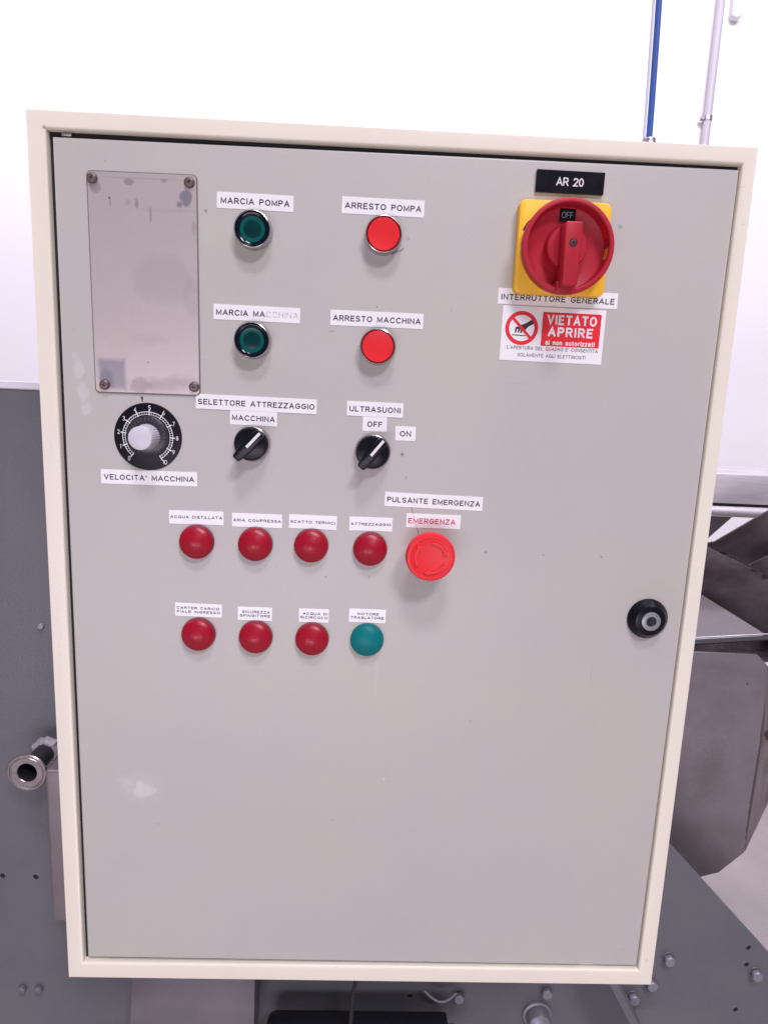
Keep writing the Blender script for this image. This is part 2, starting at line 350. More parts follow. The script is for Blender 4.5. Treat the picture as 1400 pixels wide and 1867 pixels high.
v, f = loops_mesh([(inset(lerp(1), d), y) for d, y in ((.02, 12), (.02, 8.2), (.6, 7.6), (2.6, 7.6), (9, 13))])
part('door_gap_shade', mesh(v, f), M_dark)  # black ring added to darken the gap round the door
part('hinge_pin', box(-4, 4, -2, 2, -1.2, 1.2, .5), M_dull, 30, 6, 794.6)

# nameplate
def rrect(w_, h_, r, n=5):
    p = []
    for cx, cz, a0 in ((w_/2-r, h_/2-r, 0), (-w_/2+r, h_/2-r, 90), (-w_/2+r, -h_/2+r, 180), (w_/2-r, -h_/2+r, 270)):
        for i in range(n+1):
            a = radians(a0+90*i/n); p.append((cx+r*cos(a), cz+r*sin(a)))
    return p
M_plate = mat('blank_plate_steel', (0.84, 0.75, 0.72), 0.34, .7, var=.2, vscale=9, col2=(.66, .585, .53), rvar=.06)  # brownish variation imitates cloudy reflections in the steel
BL = (.14, .14, .24); GR = (.36, .30, .30)
add_marks(M_plate, [(-30, -74, 12.5, 14, BL, .5, .2), (-35, -78, 6, 10, BL, .35, 1.2), (36, 71.5, 5.5, 7, BL, .6, .9), (30.5, 66, 3, 3, BL, .6, .5), (-38, 77, 5, 5, GR, .5, .6),
                    (-10, 82, 4.5, 3, GR, .6, 1.2), (-27, 69, 1.1, 1.3, (.1, .08, .08), .8, .5), (-26.5, 65, .8, 4, GR, .5, .7), (-4.5, 65.5, 1.8, 4, GR, .6, 1), (6.5, 57, 1.2, 7, GR, .45, .9),
                    (25, 61, 20, 1.6, GR, .2, 1.6), (-12, 66, 3, 3, GR, .3, 1.4), (10, -82, 28, 7, GR, .5, 1.0), (30, -78, 14, 5, GR, .35, 1.4), (-6, -83, 10, 7, GR, .4, 1.6),
                    (2, -44, 15, 4.5, GR, .2, 2.2), (1, -63, 1, 1, (.2, .16, .16), .6, .8), (16, 6, 28, 22, (.52, .46, .46), .25, .6), (40, -8, 9, 18, (.52, .46, .46), .22, .6), (0, 85, 40, .8, GR, .2, .6),
                    (42, 48, 2, 6, GR, .3, 1.2), (18, 84, 3, 2, GR, .5, 1.2)])
np_ = part('nameplate', prism(rrect(89.2, 178.5, 3.5), -1.4, 0, .35, 1), M_plate, 91.5, 2.95, 678.2, .39, 'blank worn steel plate held by four rivets')
sub(np_, 'plate_edge_shade', prism(rrect(90.4, 179.7, 4), -1.15, 0.02, .3, 1), mat('plate_edge_shade_dirt', (.16, .13, .125), .5, .4))  # added dark rim; edge shadow and dirt put into its colour
rv = lathe([(0, -1.2), (1.0, -1.4), (1.15, -2.9), (2.4, -3.1), (3.6, -2.6), (4.3, -1.5), (4.5, -.2), (4.5, 0)], 24)
for x, z in ((51.3, 761.8), (130.5, 761.5), (55.0, 595.2), (131.6, 595.8)):
    r = sub(np_, 'rivet', rv, M_rivet, x-91.5, -1.35, z-678.2)

# stickers: key, x, z, w, h, angle, lines, ink, layer
def label_part(x, z, w_, h_, ang, lines, ink=M_ink, layer=0, wt=.9, label=None, name='label_sticker'):
    yf = 2.95 - .05 - .22*(layer+1)
    me = box(-w_/2, w_/2, 0, 2.97-yf, -h_/2, h_/2, .06, 1)
    o = part(name, me, M_white, x, yf, z, ang, label, smooth=0)
    t = [(s, cx, cz, tw, th, sp) for s, cx, cz, tw, th, sp in lines]
    sub(o, 'lettering', text_mesh(t, -.07, wt), ink, smooth=0)
    return o
def one(s, tw, th=4.9, cx=0, cz=-.2, sp=1.5): return [(s, cx, cz, tw, th, sp)]
label_part(183.7, 749.8, 63.5, 12.8, -.45, one('MARCIA POMPA', 57), label='label reading MARCIA POMPA')
label_part(290.2, 750.7, 69.0, 13.4, -.3, one('ARRESTO POMPA', 64), label='label reading ARRESTO POMPA')
mm = label_part(185.7, 660.0, 73.7, 12.7, -.4, one('MARCIA MA', 41.5, cx=-13.9), label='label reading MARCIA MACCHINA with its end rubbed away')
M_worn = mat('worn_ink', (0.03, 0.025, 0.04), .5, var=1, vscale=420, col2=(.86, .84, .83))
sub(mm, 'faded_lettering', text_mesh(one('CCHINA', 27.5, 4.9, 21.4), -.07, .5), M_worn, smooth=0)
label_part(288.4, 659.6, 79.9, 12.8, -.1, one('ARRESTO MACCHINA', 75.5), label='label reading ARRESTO MACCHINA')
label_part(183.3, 571.1, 41.2, 12.8, -.9, one('MACCHINA', 37.5), label='short label reading MACCHINA')
label_part(185.8, 583.6, 105.3, 12.8, -.5, one('SELETTORE ATTREZZAGGIO', 101.5), layer=1, label='label reading SELETTORE ATTREZZAGGIO')
label_part(91.3, 514.9, 84.7, 12.9, .2, one("VELOCITA' MACCHINA", 79.5), label="label reading VELOCITA' MACCHINA")
label_part(289.9, 570.1, 21.4, 12.9, 0, one('OFF', 13.4), label='small label reading OFF')
label_part(289.7, 583.0, 49.5, 12.8, -.2, one('ULTRASUONI', 45), layer=1, label='label reading ULTRASUONI')
label_part(317.4, 562.8, 18.1, 12.7, .2, one('ON', 10), label='small label reading ON')
label_part(345.8, 502.7, 88.9, 12.9, -1.1, one('PULSANTE EMERGENZA', 84.5), label='label reading PULSANTE EMERGENZA')
label_part(346.5, 484.5, 49.4, 13.1, -.2, one('EMERGENZA', 43, cx=-1.5), M_inkred, label='label reading EMERGENZA in red letters')
label_part(289.8, 479.9, 39.1, 12.8, .2, one('ATTREZZAGGIO', 36.5, 2.5), wt=.52, label='small label reading ATTREZZAGGIO')
label_part(132.6, 480.3, 48.7, 12.5, .2, one('ACQUA DISTILLATA', 46.5, 2.6, cz=.3), wt=.52, label='small label reading ACQUA DISTILLATA')
label_part(187.0, 479.6, 44.9, 12.6, -.1, one('ARIA COMPRESSA', 43, 2.6), wt=.52, label='small label reading ARIA COMPRESSA')
label_part(237.3, 479.9, 43.1, 12.8, -.7, one('SCATTO TERMICI', 40.5, 2.6), wt=.52, label='small label reading SCATTO TERMICI')
label_part(133.8, 393.3, 42.9, 12.7, -.9, [('CARTER CARICO', -.4, 1.8, 39, 2.5, 1.6), ('FIALE INGRESSO', 0, -1.9, 39.5, 2.5, 1.6)], wt=.52, label='small label reading CARTER CARICO FIALE INGRESSO')
label_part(185.6, 391.4, 31.5, 13.0, -.2, [('SICUREZZA', 1, 1.8, 25.5, 2.5, 1.6), ('SPINGITORE', .2, -1.9, 28, 2.5, 1.6)], wt=.52, label='small label reading SICUREZZA SPINGITORE')
label_part(240.0, 391.4, 27.7, 13.2, -.2, [('ACQUA DI', 1.2, 1.8, 23, 2.5, 1.6), ('RICIRCOLO', .2, -1.9, 25.5, 2.5, 1.6)], wt=.52, label='small label reading ACQUA DI RICIRCOLO')
label_part(289.7, 392.7, 34.1, 13.2, -.6, [('MOTORE', .6, 1.8, 20, 2.5, 1.6), ('TRASLATORE', 0, -1.9, 31, 2.5, 1.6)], wt=.52, label='small label reading MOTORE TRASLATORE')
label_part(443.6, 683.6, 103.8, 13.2, -.1, one('INTERRUTTORE GENERALE', 98.5, cz=-.6), label='label reading INTERRUTTORE GENERALE, half under the yellow plate')

# warning sticker
ws = label_part(441.4, 652.8, 89.9, 46.1, -.4, [("L'APERTURA DEL QUADRO E' CONSENTITA", 1, -11.8, 80, 3.0, 1.4), ('SOLAMENTE AGLI ELETTRICISTI', .6, -17.8, 60, 3.0, 1.4)], M_signink, 0, .42,
                'white and red warning sticker with a no hand symbol', 'warning_sticker')
sub(ws, 'red_panel', join([quad(15.7, 4.9, 51.2, 28.6, -.07)]), M_signred, smooth=0)
sub(ws, 'white_lettering', text_mesh([('ai non autorizzati', 15.8, -6.2, 43.5, 4.2, 1.6)], -.13, .85), M_print, smooth=0)
sub(ws, 'white_lettering', text_mesh([('VIETATO', 15.9, 13.0, 43.5, 8.4, 1.9), ('APRIRE', 15.4, 2.9, 39.5, 8.2, 1.9)], -.13, 1.7), M_print, smooth=0)
CX, CZ = -27.5, 4.7
sub(ws, 'no_symbol', join([(lambda vf: ([(x+CX, y, z+CZ) for x, y, z in vf[0]], vf[1]))(ring_flat(14.3, 11.0, -.15, n=48)), quad(CX, CZ, 24.4, 2.5, -.13, -45)]), M_signred, smooth=0)
hand = [[(1.0, 3.2), (4.0, 4.6), (9.2, 8.0), (11.0, 4.4), (5.6, 1.4), (3.4, -1.6), (.6, -2.6), (-3.2, .2), (-1.8, 2.6)],
        [(-2.0, 1.8), (-5.4, .4), (-5.9, -3.6), (-4.6, -4.4), (-4.2, -1.0), (-2.2, -.6)], [(-2.8, .4), (-3.4, -3.6), (-2.2, -4.2), (-1.2, -.4)],
        [(-.8, -.6), (-1.0, -4.0), (.3, -4.2), (1.0, -1.2)], [(1.6, -1.6), (2.6, -4.2), (3.6, -3.4), (3.0, -1.0)], [(-8.0, -5.6), (3.8, -5.9), (3.8, -6.7), (-8.0, -6.4)]]
sub(ws, 'hand_pictogram', join([poly([(x+CX, z+CZ) for x, z in p], -.09 - .005*i) for i, p in enumerate(hand)]), M_signink, smooth=0)

# engraved black tag
at = part('engraved_tag', box(-28.6, 28.6, 0, 2.9, -8.8, 8.8, .4, 1), M_black, 445.2, 0.05, 776.7, -.2, 'black engraved tag reading AR 20')
sub(at, 'lettering', text_mesh([('AR 20', -.4, 0, 23, 6.6, 1.05)], -.05, .95), M_print, smooth=0)

# push buttons
bez = lathe([(15.6, .0), (15.6, -4.5), (15.4, -8.0), (15.2, -9.8), (14.8, -10.6), (14.3, -10.8), (13.9, -10.3), (13.8, -7.5), (13.8, -2), (0, -2)], 72)
redcap = lathe([(0, -9.7), (5, -9.8), (9, -10.05), (12, -10.4), (12.8, -10.5), (13.2, -10.2), (13.3, -9.4), (13.3, -2.4)], 72)
g_rim = lathe([(10.4, -8.9), (10.9, -9.4), (12.9, -9.9), (13.4, -9.5), (13.5, -8.5), (13.5, -2.4)], 72)
g_len = lathe([(7.2, -8.5), (9.0, -8.6), (10.3, -8.9)], 64)
g_cen = lathe([(0, -9.1), (3, -9.0), (6, -8.7), (7.25, -8.48)], 64)
for x, z in ((182.9, 726.3), (183.0, 637.0)):
    b = part('push_button', bez, M_chrome, x, 3, z, label='green push button in a chrome ring below MARCIA ' + ('POMPA' if z > 700 else 'MACCHINA'))
    sub(b, 'lens_rim', g_rim, M_greendk); sub(b, 'lens', g_len, M_green); sub(b, 'lens_centre', g_cen, M_greenc)
notch = join([quad(13.3*cos(radians(a)), 13.3*sin(radians(a)), 3.6, 1.5, -10.7, a+90) for a in (45, 135, 225, 315)])
for x, z in ((291.3, 727.2), (289.9, 636.3)):
    b = part('push_button', bez, M_chrome, x, 3, z, label='red push button in a chrome ring below ARRESTO ' + ('POMPA' if z > 700 else 'MACCHINA'))
    sub(b, 'button_cap', redcap, M_redcap)

# selector switches
selbez = lathe([(16.0, 0), (16.0, -3), (15.5, -5.5), (15.1, -6.8), (14.7, -7.0), (14.5, -5.5), (14.4, -3), (0, -3)], 72)
selbody = lathe([(0, -10.2), (12.8, -10.2), (13.9, -9.7), (14.2, -8.8), (14.2, -3.1)], 72)
for x, z, a, who in ((182.5, 548.9, 47.5, 'below MACCHINA'), (289.0, 545.8, 51.5, 'below OFF')):
    b = part('selector_switch', selbez, M_chrome, x, 3, z, label='black selector switch with a white pointer line ' + who)
    sub(b, 'switch_body', selbody, M_black)
    lever = prism([(-16.8, -3.3), (-13, -4.3), (0, -5.1), (12.5, -4.4), (15.0, -3.2), (15.0, 3.2), (12.5, 4.4), (0, 5.1), (-13, 4.3), (-16.8, 3.3)], -20.5, -10.0, .9, 2)
    sub(b, 'lever', lever, M_black, rot=a)
    sub(b, 'pointer_line', box(-2.6, 14.2, -20.9, -20.4, -1.2, 1.2, .15, 1), M_print, 0, 0, 0, a)

# indicator lamps
def lamp_prof():
    p = []
    key = [(0, -9.0), (2.5, -8.8), (5, -8.0), (9, -6.3), (12, -4.8), (14, -3.1), (15.0, -1.6), (15.3, -.6), (15.3, 0)]
    for (r0, y0), (r1, y1) in zip(key, key[1:]):
        for k in range(4):
            t = k/4; p.append((r0+(r1-r0)*t, y0+(y1-y0)*t))
    p.append(key[-1])
    return [(r, y + (.16*(1 if i % 2 else -1) if 3 < r < 14.3 else 0)) for i, (r, y) in enumerate(p)]
lampm = lathe(lamp_prof(), 72)
lampt = lathe([(0, -7.2), (3, -7.0), (7, -6.2), (11, -4.6), (13.6, -3.0), (15.0, -1.5), (15.3, -.6), (15.3, 0)], 72)
lampt.materials.append(M_lampteal)
coll = lathe([(15.0, -3.6), (15.3, -3.6), (15.5, -3.2), (15.6, .0)], 72)
coll.materials.append(M_collar)
def teal_collar(me):
    c = me.copy(); c.materials.clear(); c.materials.append(M_lampteal); return c
for x, z, lab in ((133.2, 458.4, 'ACQUA DISTILLATA'), (185.9, 458.0, 'ARIA COMPRESSA'), (236.3, 458.4, 'SCATTO TERMICI'), (289.9, 457.1, 'ATTREZZAGGIO'),
                  (134.1, 370.7, 'CARTER CARICO'), (186.8, 369.6, 'SICUREZZA SPINGITORE'), (239.0, 369.3, 'ACQUA DI RICIRCOLO'), (290.1, 370.0, 'MOTORE TRASLATORE')):
    teal = lab.startswith('MOTORE')
    b = part('indicator_lamp', teal_collar(coll) if teal else coll, M_lampteal if teal else M_collar, 282.6+(x-282.6)*1.001, 2.98, 596+(z-596)*1.001, label=('teal' if teal else 'dark red') + ' domed lamp below ' + lab)
    sub(b, 'lens', lampt if teal else lampm, M_lampteal if teal else M_lampred, 0, -3.0, 0, smooth=60)

# emergency mushroom
b = part('emergency_button', lathe([(14, 0), (14, -4), (12, -5), (12, -16)], 48), M_redcap, 342.8, 3, 457.3, label='large bright red emergency mushroom button')
head = sub(b, 'mushroom_head', lathe([(0, -28.6), (16.3, -28.6), (17.2, -28.9), (18.0, -29.2), (19.2, -29.1), (20.6, -28.8), (21.5, -27), (21.9, -24.5), (21.7, -21), (20.5, -17), (17, -13), (12, -12)], 96), M_mush, smooth=50)
def arc_arrow(a0, a1, r=13.4):
    n = 22; v = []; y0, y1 = -28.4, -30.0
    prof = ((-1.25, y0), (-1.1, y1), (1.1, y1), (1.25, y0))
    for i in range(n+1):
        a = radians(a0+(a1-a0)*i/n)
        for dr, y in prof: v.append(((r+dr)*cos(a), y, (r+dr)*sin(a)))
    f = [(4*i+k, 4*i+k+1, 4*i+5+k, 4*i+4+k) for i in range(n) for k in range(3)] + [(0, 1, 2, 3), tuple(4*n+k for k in range(4))]
    a = radians(a1); t = -1; c = Vector((r*cos(a), 0, r*sin(a))); tg = Vector((sin(a), 0, -cos(a))); nr = Vector((cos(a), 0, sin(a)))
    base = len(v); P = [c+nr*2.7, c-nr*2.7, c+tg*4.2]
    v += [(p.x, y0, p.z) for p in P] + [(p.x, y1, p.z) for p in P]
    f += [(base+3, base+4, base+5), (base, base+1, base+4, base+3), (base+1, base+2, base+5, base+4), (base+2, base, base+3, base+5)]
    return v, f
me = join([arc_arrow(a, a-68) for a in (92, 212, 332)])
bm = bmesh.new(); bm.from_mesh(me); bmesh.ops.recalc_face_normals(bm, faces=bm.faces); bm.to_mesh(me); bm.free()
sub(b, 'turn_arrows', me, M_mush)

# potentiometer dial
dx, dz = 91.2, 551.3
d = part('speed_dial', lathe([(0, -1.0), (28.9, -1.0), (29.4, -.8), (29.5, 0)], 96), M_dialblk, dx, 2.95, dz, label="round black speed dial with a grey knob above VELOCITA' MACCHINA")
sc = [ring_flat(22.1, 21.5, -1.08, -58.5, 229.5, 90), ring_flat(19.7, 19.3, -1.08, -58.5, 229.5, 90)]
for k in range(51):
    a = 229.5-288*k/50
    if k % 5 == 0: sc.append(quad(21.3*cos(radians(a)), 21.3*sin(radians(a)), 4.8, .95, -1.1, a))
    else: sc.append(quad(20.4*cos(radians(a)), 20.4*sin(radians(a)), 1.9, .32, -1.12, a))
sub(d, 'scale_marks', join(sc), M_print, smooth=0)
sub(d, 'numerals', text_mesh([(str(k), (25.6 if k < 10 else 27.6)*cos(radians(229.5-28.8*k)), 25.6*sin(radians(229.5-28.8*k)), {1: 1.1, 10: 4.1}.get(k, 2.1), 3.9, .7) for k in range(11)], -1.08, .48), M_print, smooth=0)
sk = sub(d, 'knob_skirt', lathe([(0, -3.6), (12, -3.6), (17.6, -2.4), (18.2, -1.9), (18.2, -1.0)], 72), M_skirt)
kn = sub(d, 'knob', lathe([(0, -22.4), (9.2, -22.4), (9.8, -22.1), (10.1, -21.4), (10.3, -12), (11.6, -3.4), (11.6, -2.5)], 120,
         lambda i, n, r, y: 0 if y < -21.3 or r < 9.9 else (-.035 if (i*30//n*4 % 4 == 0 and (i % 4) in (0, 1)) else 0)), M_knob, smooth=28)
sub(d, 'skirt_scale', join([quad(14.8*cos(radians(a)), 14.8*sin(radians(a)), 3.0, .45, -3.2, a) for a in range(-60, 241, 12)]), mat('faint_print', (.12, .115, .13), .5), smooth=0)
part('pen_mark', mesh(*poly([(0, 2.6), (.9, 1.9), (.9, .3), (.3, -2.4), (-.2, -2.6), (-.5, -.2), (-1.0, .4), (-1.0, 1.9)], 0), recalc=False), M_ink, 86.6, 2.93, 583.8, smooth=0)

# main switch
ms = part('main_switch', prism(rrect(76.3, 74.8, 5), -10.8, 0, 1.2, 2), M_yel, 441.3, 2.98, 722.4, 0, 'red and yellow rotary main switch under the AR 20 tag')
ox, oz = .7, -1.0     # rotary axis from the plate centre
def msub(n_, me, m, smooth=35, **k): return sub(ms, n_, me, m, ox, 0, oz, smooth=smooth, **k)
msub('collar', lathe([(36.6, -10.6), (36.6, -13.5), (35.5, -14)], 96), M_yel)
msub('rotary_ring', lathe([(35.6, -12.6), (37.0, -14), (37.7, -19), (37.7, -24.4), (37.2, -25.4), (36.2, -25.8), (34.4, -25.8), (33.6, -25.2), (33.3, -24), (32.6, -14.5), (31, -13.2), (17.8, -12.2), (17.2, -13), (16.6, -20.6), (15.6, -21.4), (0, -21.4)], 120), M_swred)
msub('grip_handle', prism([(-7.0, 15.0), (-6.2, 16.4), (6.2, 16.4), (7.0, 15.0), (6.8, 0), (6.2, -31.8), (5.4, -33.0), (-5.4, -33.0), (-6.2, -31.8), (-6.8, 0)], -37.0, -12.5, 1.3, 3), M_swred)
msub('handle_foot', prism([(-8.2, -28), (8.2, -28), (8.2, -37.0), (-8.2, -37.0)], -27.2, -16, 1.0, 2), M_swred)
msub('screw', lathe([(0, -36.4), (1.1, -36.6), (1.5, -37.5), (2.4, -37.4), (2.7, -37.0)], 24), mat('dark_screw', (.12,.11,.11), .35, .8))
msub('screw_recess', lathe([(2.7, -37.06), (3.3, -37.06)], 24), M_dark)
msub('screw_slot', join([quad(0, 0, 2.4, .6, -37.6, 20), quad(0, 0, 2.4, .6, -37.61, 110)]), M_dark, smooth=0)
off = sub(ms, 'off_window', box(-6.6, 6.6, -.5, .5, -5.2, 5.2, .2, 1), M_black, .9, -13.6, 25.4)
sub(ms, 'off_lettering', text_mesh([('OFF', 0, 0, 9.6, 5.0, 1.0)], -.56, .6), mat('grey_print', (.28, .26, .30), .5), .6, -13.6, 25.4, smooth=0)
def inner_patch(a0, a1, y0, y1, r0, r1):
    v = []; n = 8
    for i in range(n+1):
        a = radians(a0+(a1-a0)*i/n); v += [(r0*cos(a), y0, r0*sin(a)), (r1*cos(a), y1, r1*sin(a))]
    return mesh(v, [(2*i, 2*i+1, 2*i+3, 2*i+2) for i in range(n)])
msub('ring_window', inner_patch(-14, 1, -23.2, -16, 33.15, 32.65), mat('window_yellow', (.75, .33, .03), .5))
msub('ring_window', inner_patch(14, 34, -24.0, -15.5, 33.2, 32.6), mat('window_red', (.62, .012, .012), .5))
blk = [(-35.2, 12.5), (-34.0, 15.2), (-31.6, 19.2), (-29.4, 21.4), (-29.4, 19.2), (-31.4, 15.6), (-32.6, 12.8)]
sub(ms, 'on_mark', mesh(*poly(blk, -10.95), recalc=False), M_ink, smooth=0)

# lock
lk = part('door_lock', lathe([(0, -8.6), (12.6, -8.6), (14.0, -8.2), (17.6, -3.4), (19.0, -1.8), (19.2, 0)], 72), M_black, 552.8, 2.98, 398.5, label='round black door lock with a hexagon key socket')
hexr = lambda r: [(r*cos(radians(60*i+10)), r*sin(radians(60*i+10))) for i in range(6)]
sub(lk, 'lock_ring', lathe([(4.6, -8.7), (4.9, -10.2), (8.0, -10.3), (8.8, -9.9), (9.0, -8.5)], 48), mat('lock_ring_metal', (.30, .32, .33), .4, .6))
sub(lk, 'key_socket', mesh([(x, -8.75, z) for x, z in hexr(4.7)] + [(x*.6, -8.72, z*.6) for x, z in hexr(4.7)] + [(0, -8.7, 0)],
    [(i, (i+1) % 6, 6+(i+1) % 6, 6+i) for i in range(6)] + [(6+i, 6+(i+1) % 6, 12) for i in range(6)]), mat('socket', (.025, .025, .028), .4, .3), smooth=0)
sub(lk, 'key_pin', lathe([(0, -9.8), (1.8, -9.7), (2.1, -8.7)], 20), MATS['socket'])
# pencil scratch and fluff
part('pencil_line', tube([(325.9-326, 0, 497-480), (329-326, 0, 486-480), (334.7-326, 0, 469-480)], .22, 6), mat('pencil', (.25, .21, .2), .7), 326, 2.8, 480)
part('stray_hair', tube([(0, 0, 0), (4, -.3, 3), (7, -.4, 3.4), (10, -.2, 6)], .2, 6), mat('hair', (.06, .05, .05), .7), 299, 2.7, 713)

# ------------------------------------------------------------------ hose and fitting on the cabinet roof
h = thing('air_hose', 'blue pneumatic hose rising from a fitting on the cabinet roof', 'hose', (517, 25, 811))
link('hose', tube([(0, 0, 10), (-.8, 0, 40), (-2.4, 0, 90), (-4.5, 1, 160), (-9, 2, 320), (-14, 4, 600), (-20, 6, 1000), (-24, 8, 1800)], 2.6, 20), M_blue, h)
link('clear_tube', tube([(-4.2, 1, 10), (-5.0, 1, 40), (-6.6, 1, 90), (-8.6, 2, 160), (-13, 3, 320), (-18, 5, 600), (-24, 7, 1000), (-28, 9, 1800)], 1.1, 12), M_clear, h)
fz = lathe([(0, 0), (6.5, 0), (6.5, -7), (6.2, -8), (5.4, -8.4), (5.4, -10.6), (5.0, -11.2), (0, -11.2)], 24)
o = link('fitting', fz, M_dull, h); o.rotation_euler = (radians(-90), 0, 0)

# ------------------------------------------------------------------ machine body behind
mc = thing('machine_body', 'dark grey hammered steel machine body that carries the cabinet, with bolts and drilled holes', 'machine', (0, 400, -900))
def mpart(name, me, m, x=0, y=0, z=0, label=None, smooth=35):
    o = link(name, me, m, mc, (x, y-400, z+900), smooth=smooth)
    if label: o['label'] = label
    return o
mpart('front_plate', prism([(-1500, -900), (1560, -900), (1560, -870), (706, 20), (450, 287), (450, 585), (-1500, 585)], 200, 212, .8, 1), M_machine)
mpart('housing', box(-1500, 430, 212.5, 800, -899, 578, 3, 1), M_machine)
mpart('top_trim', box(-1500, 449, 198, 232, 585.5, 594.5, 1, 1), M_pale)
hexb = prism([(8*cos(radians(60*i+20)), 8*sin(radians(60*i+20))) for i in range(6)], -7.5, 0, .9, 1)
wash = lathe([(0, -1.2), (9.0, -1.2), (9.4, -.8), (9.4, 0)], 28)
for x, z in ((726, -158), (706, -198), (683, -221), (560, -213), (438, -222), (852, -180)):
    b = mpart('bolt', wash, M_machine, x, 200, z); link('bolt_head', hexb, M_bolt, b, (0, -1.6, 0))
nut = prism([(6*cos(radians(60*i+12)), 6*sin(radians(60*i+12))) for i in range(6)], -6, 0, 1.4, 2)
for x, z in ((-158, -220), (-136, -220)): mpart('nut', nut, M_machine, x, 200, z)
mpart('stud', lathe([(0, -4), (3, -3.6), (4.2, -2), (4.4, 0)], 20), M_bolt, -108, 200, 299)
hole = lathe([(0, -.12), (3.4, -.12)], 20); holer = lathe([(3.4, -.1), (4.0, -.5), (4.7, -.4), (5.2, 0)], 20)  # flat black disc stands for the dark inside each hole
for x, z in ((838, -140), (839, -167), (-175, -48), (-132, -49), (371, -225), (833, -241)):
    b = mpart('drilled_hole', holer, M_machine, x, 200, z); link('bore', hole, M_dark, b)
mpart('gusset', prism([(606, -115), (617, -115), (690, -245), (679, -245)], 130, 199.5, .8, 1), M_machine, label='slanting stiffener plate below the cabinet')
mpart('capped_port', lathe([(0, -24), (9, -23), (14.5, -19), (16.5, -13), (17, -5), (20, -4), (20, 0)], 40), M_bolt, 550, 200, -250)

ped = thing('pedestal', 'grey steel pedestal column standing under the cabinet', 'pedestal', (93, 197, -900))
link('column', prism([(-80, 898), (72, 898), (64, 0), (-130, 0)], -40, -3, 2, 2), mat('pedestal_steel', (.21, .19, .20), .45, .4, var=.3, vscale=8, bump=.15, bscale=300), ped)
link('base_flange', box(-160, 120, -60, -3, 0.5, 14, 2, 1), M_machine, ped)
mo = thing('motor', 'black cylindrical motor lying behind the foot of the cabinet', 'motor', (300, 160, -284))
me = lathe([(0, 0), (20, 0), (28, 3), (31, 10), (31, 240), (0, 240)], 48)
o = link('casing', me, M_motor, mo, (-122, 0, 31)); o.rotation_euler = (0, 0, radians(-90))
o = link('shaft_end', lathe([(15, 0), (15, 12), (11, 13), (11, 20), (0, 20)], 32), M_motor, mo, (118, 0, 36)); o.rotation_euler = (0, 0, radians(-90))
link('foot', box(-70, 80, -28, 28, -615.5, 4, 2, 1), M_motor, mo)
o = link('power_cable', tube([(5, -8, -120), (3, -9, -135), (-1, -12, -150), (-3, -15, -170), (-4, -18, -212)], 2.6, 10), M_rubber, None, (293, 150, 0))
o.data.transform(Matrix.Translation((0, 0, 0)))
tag(o, 'thin black cable dropping from the cabinet to the motor', 'cable')
lp = link('wire_loop', tube([(388+44*i/12, 182-4*sin(pi*i/12), -197-14*sin(pi*i/13)) for i in range(13)], 1.7, 10), M_bolt)
tag(lp, 'short bent grey wire just below the bottom of the cabinet', 'wire')

# ------------------------------------------------------------------ left: ferrule pipe and bracket
fp = thing('pipe_stub', 'steel pipe stub with a round clamp flange left of the cabinet', 'pipe', (-108, 200, 134))
link('flange', lathe([(11.6, -49.5), (11.6, -52), (12.2, -52.6), (18.6, -52.6), (19.3, -51.8), (20.2, -51.8), (20.8, -53), (22.6, -53), (23.7, -52), (23.7, -50.8), (17, -46.5), (12.6, -45)], 64), mat('flange_steel', (.36, .32, .31), .3, .9, var=.3, vscale=60), fp)
link('tube', lathe([(11.6, -49.5), (11.6, -3), (0, -3)], 40), M_rubber, fp)
link('tube_wall', lathe([(12.6, -45), (12.4, -2), (12.4, 0)], 40), mat('pipe_dark_steel', (.10, .09, .10), .3, .8), fp)
link('weld_collar', lathe([(12.5, -10), (15, -9), (17.5, -4), (18, 0)], 32, lambda i, n, r, y: .05*sin(i*1.9)+.04*cos(i*3.1)), M_weld, fp)
br = link('bracket', prism([(-82.5, -61), (-3, -61), (-3, 143), (-82.5, 143)], 138, 199.5, 4, 3), mat('bracket_steel', (.26, .225, .225), .42, .55, var=.25, vscale=10), None)
tag(br, 'folded steel bracket box between the pipe stub and the cabinet', 'bracket')

# ------------------------------------------------------------------ right: chute and rail
ch = thing('steel_chute', 'stained folded steel chute right of the cabinet behind the grey machine plate', 'chute', (900, 500, -900))
def cpart(name, me, m, label=None, smooth=35):
    for v_ in me.vertices: v_.co -= Vector((.9, .5, -.9))
    o = link(name, me, m, ch, smooth=smooth)
    if label: o['label'] = label
    return o
cpart('upper_panel', sheet([(905, 600, 345), (930, 590, 353), (1003, 560, 419), (1080, 540, 480), (1190, 640, 216), (1072, 640, 274), (935, 640, 331)]), M_steel2)
cpart('side_panel', sheet([(1005, 600, 309), (1034, 590, 331), (1103, 580, 375), (1138, 600, 239), (1047, 600, 283)], 2), M_steel2)
cpart('slanted_panel', sheet([(850, 500, 370), (868, 500, 362), (982, 500, 313), (1085, 500, 269), (1166, 580, 110), (1045, 580, 178), (913, 580, 254), (887, 580, 269)]), M_steel2)
cpart('lower_panel', sheet([(887, 590, 266), (918, 590, 249), (1051, 590, 172), (1173, 590, 104), (1049, 440, 237), (951, 440, 229), (821, 440, 218)]), M_steelw, 'paler panel of the chute')
cpart('dark_gap_strip', sheet([(815, 435, 219), (952, 435, 231), (1030, 435, 240), (1030, 430, 230), (949, 430, 225), (815, 430, 212)], 5), M_rubber)  # black strip put in for the dark gap below the panel
cpart('ledge', sheet([(840, 520, 186), (1040, 520, 203), (1040, 434, 185), (814, 434, 191)], 3), M_steel2)
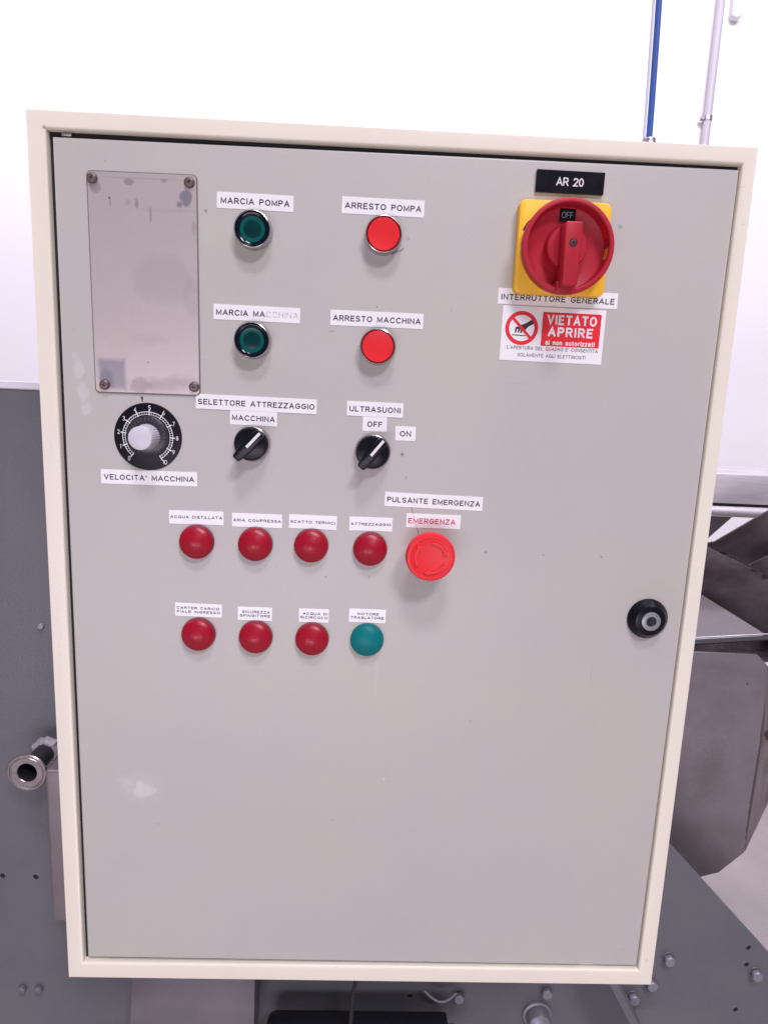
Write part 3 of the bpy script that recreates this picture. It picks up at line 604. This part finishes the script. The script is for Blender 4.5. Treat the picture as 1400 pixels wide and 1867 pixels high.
cpart('front_panel', prism([(780, -240), (920, -197), (960, -157), (961, 73), (952, 184), (932, 203), (780, 205.5)], 420, 424, .8, 1), mat('front_panel_steel', (.31, .285, .30), .34, .7, var=.3, vscale=9, col2=(.235, .20, .21), rvar=.08, bump=.1, bscale=300), 'large front panel with clipped corners')
add_marks(MATS['front_panel_steel'], [(59, 1000, 3.5, 80, (.07, .04, .03), .6, .8), (60, 850, 4.5, 110, (.06, .035, .028), .7, 1.0), (-20, 900, 30, 60, (.17, .135, .14), .5, 1.5), (10, 1050, 26, 18, (.33, .31, .34), .4, 1.5), (22, 1052, 2.5, 2.5, (.08, .06, .06), .7, 1), (-30, 1080, 40, 10, (.2, .17, .18), .4, 1.5)])
cpart('folded_flange', sheet([(954, 421, 184), (962.5, 421, 73), (961.5, 421, -156), (1077, 540, -122), (1061, 540, 128)], 3), mat('rusty_flange', (.30, .26, .265), .42, .6, var=.6, vscale=16, col2=(.16, .10, .085)), 'rust stained folded side')
cpart('pivot_pin', prism([(975+11*cos(radians(60*i)), 62+11*sin(radians(60*i))) for i in range(6)], 404, 424, 2, 2), M_chrome)
cpart('clamp_knob', prism([(972, 205), (990, 212), (1010, 212), (1010, 186), (985, 186)], 418, 440, 4, 2), M_rubber)
cpart('leg', box(1240, 1270, 645, 672, -899, 150, 2, 1), M_steel2)
cpart('leg', box(800, 830, 520, 550, -899, 180, 2, 1), M_steel2)

ra = thing('conveyor_rail', 'bright stainless conveyor trough crossing behind the right edge of the cabinet', 'conveyor', (1200, 815, -900))
def rpart(name, me, m):
    for v_ in me.vertices: v_.co -= Vector((1.2, .815, -.9))
    return link(name, me, m, ra)
rpart('trough', prism([(820, 411), (1900, 403), (1900, 462), (820, 470)], 700, 930, 1.5, 2), M_steel)
o = rpart('round_rail', tube([(820, 698, 395), (1900, 698, 386)], 10.5, 28), M_steel)
rpart('shadow_gap_strip', prism([(820, 404.5), (1900, 396.5), (1900, 402.5), (820, 410.5)], 706, 920), M_rubber)  # black strip that stands for the dark gap under the trough
rpart('leg', box(1700, 1740, 760, 800, -899, 395, 2, 1), M_steel)
rpart('leg', prism([(1010, 396), (1165, 396), (1138, 352), (1081, 293), (1030, 240), (960, -899), (920, -899), (990, 300)], 900, 925, 1, 1), M_steel2)

# ------------------------------------------------------------------ wall conduit
wc = thing('wall_conduit', 'pale grey conduit pipe running down the white wall at right', 'pipe', (1697, 2475, -900))
link('pipe', tube([(0, 0, 0), (0, 0, 4400)], 16, 24), M_pipe, wc)
link('clamp', lathe([(17.2, -9), (18.7, -9), (18.7, 9), (17.2, 9)], 24), M_dull, wc, (0, 0, 2716)).rotation_euler = (radians(90), 0, 0)
link('clamp_ear', box(-32, -15, -8, 8, -7, 7, 2, 1), M_dull, wc, (0, 0, 2716))
jb = link('junction_box', prism(rrect(44, 140, 20), -36, 0, 8, 3), M_wall, None, (1768, 2499.5, 2275))
tag(jb, 'small rounded grey box on the white wall beside the conduit', 'junction box')
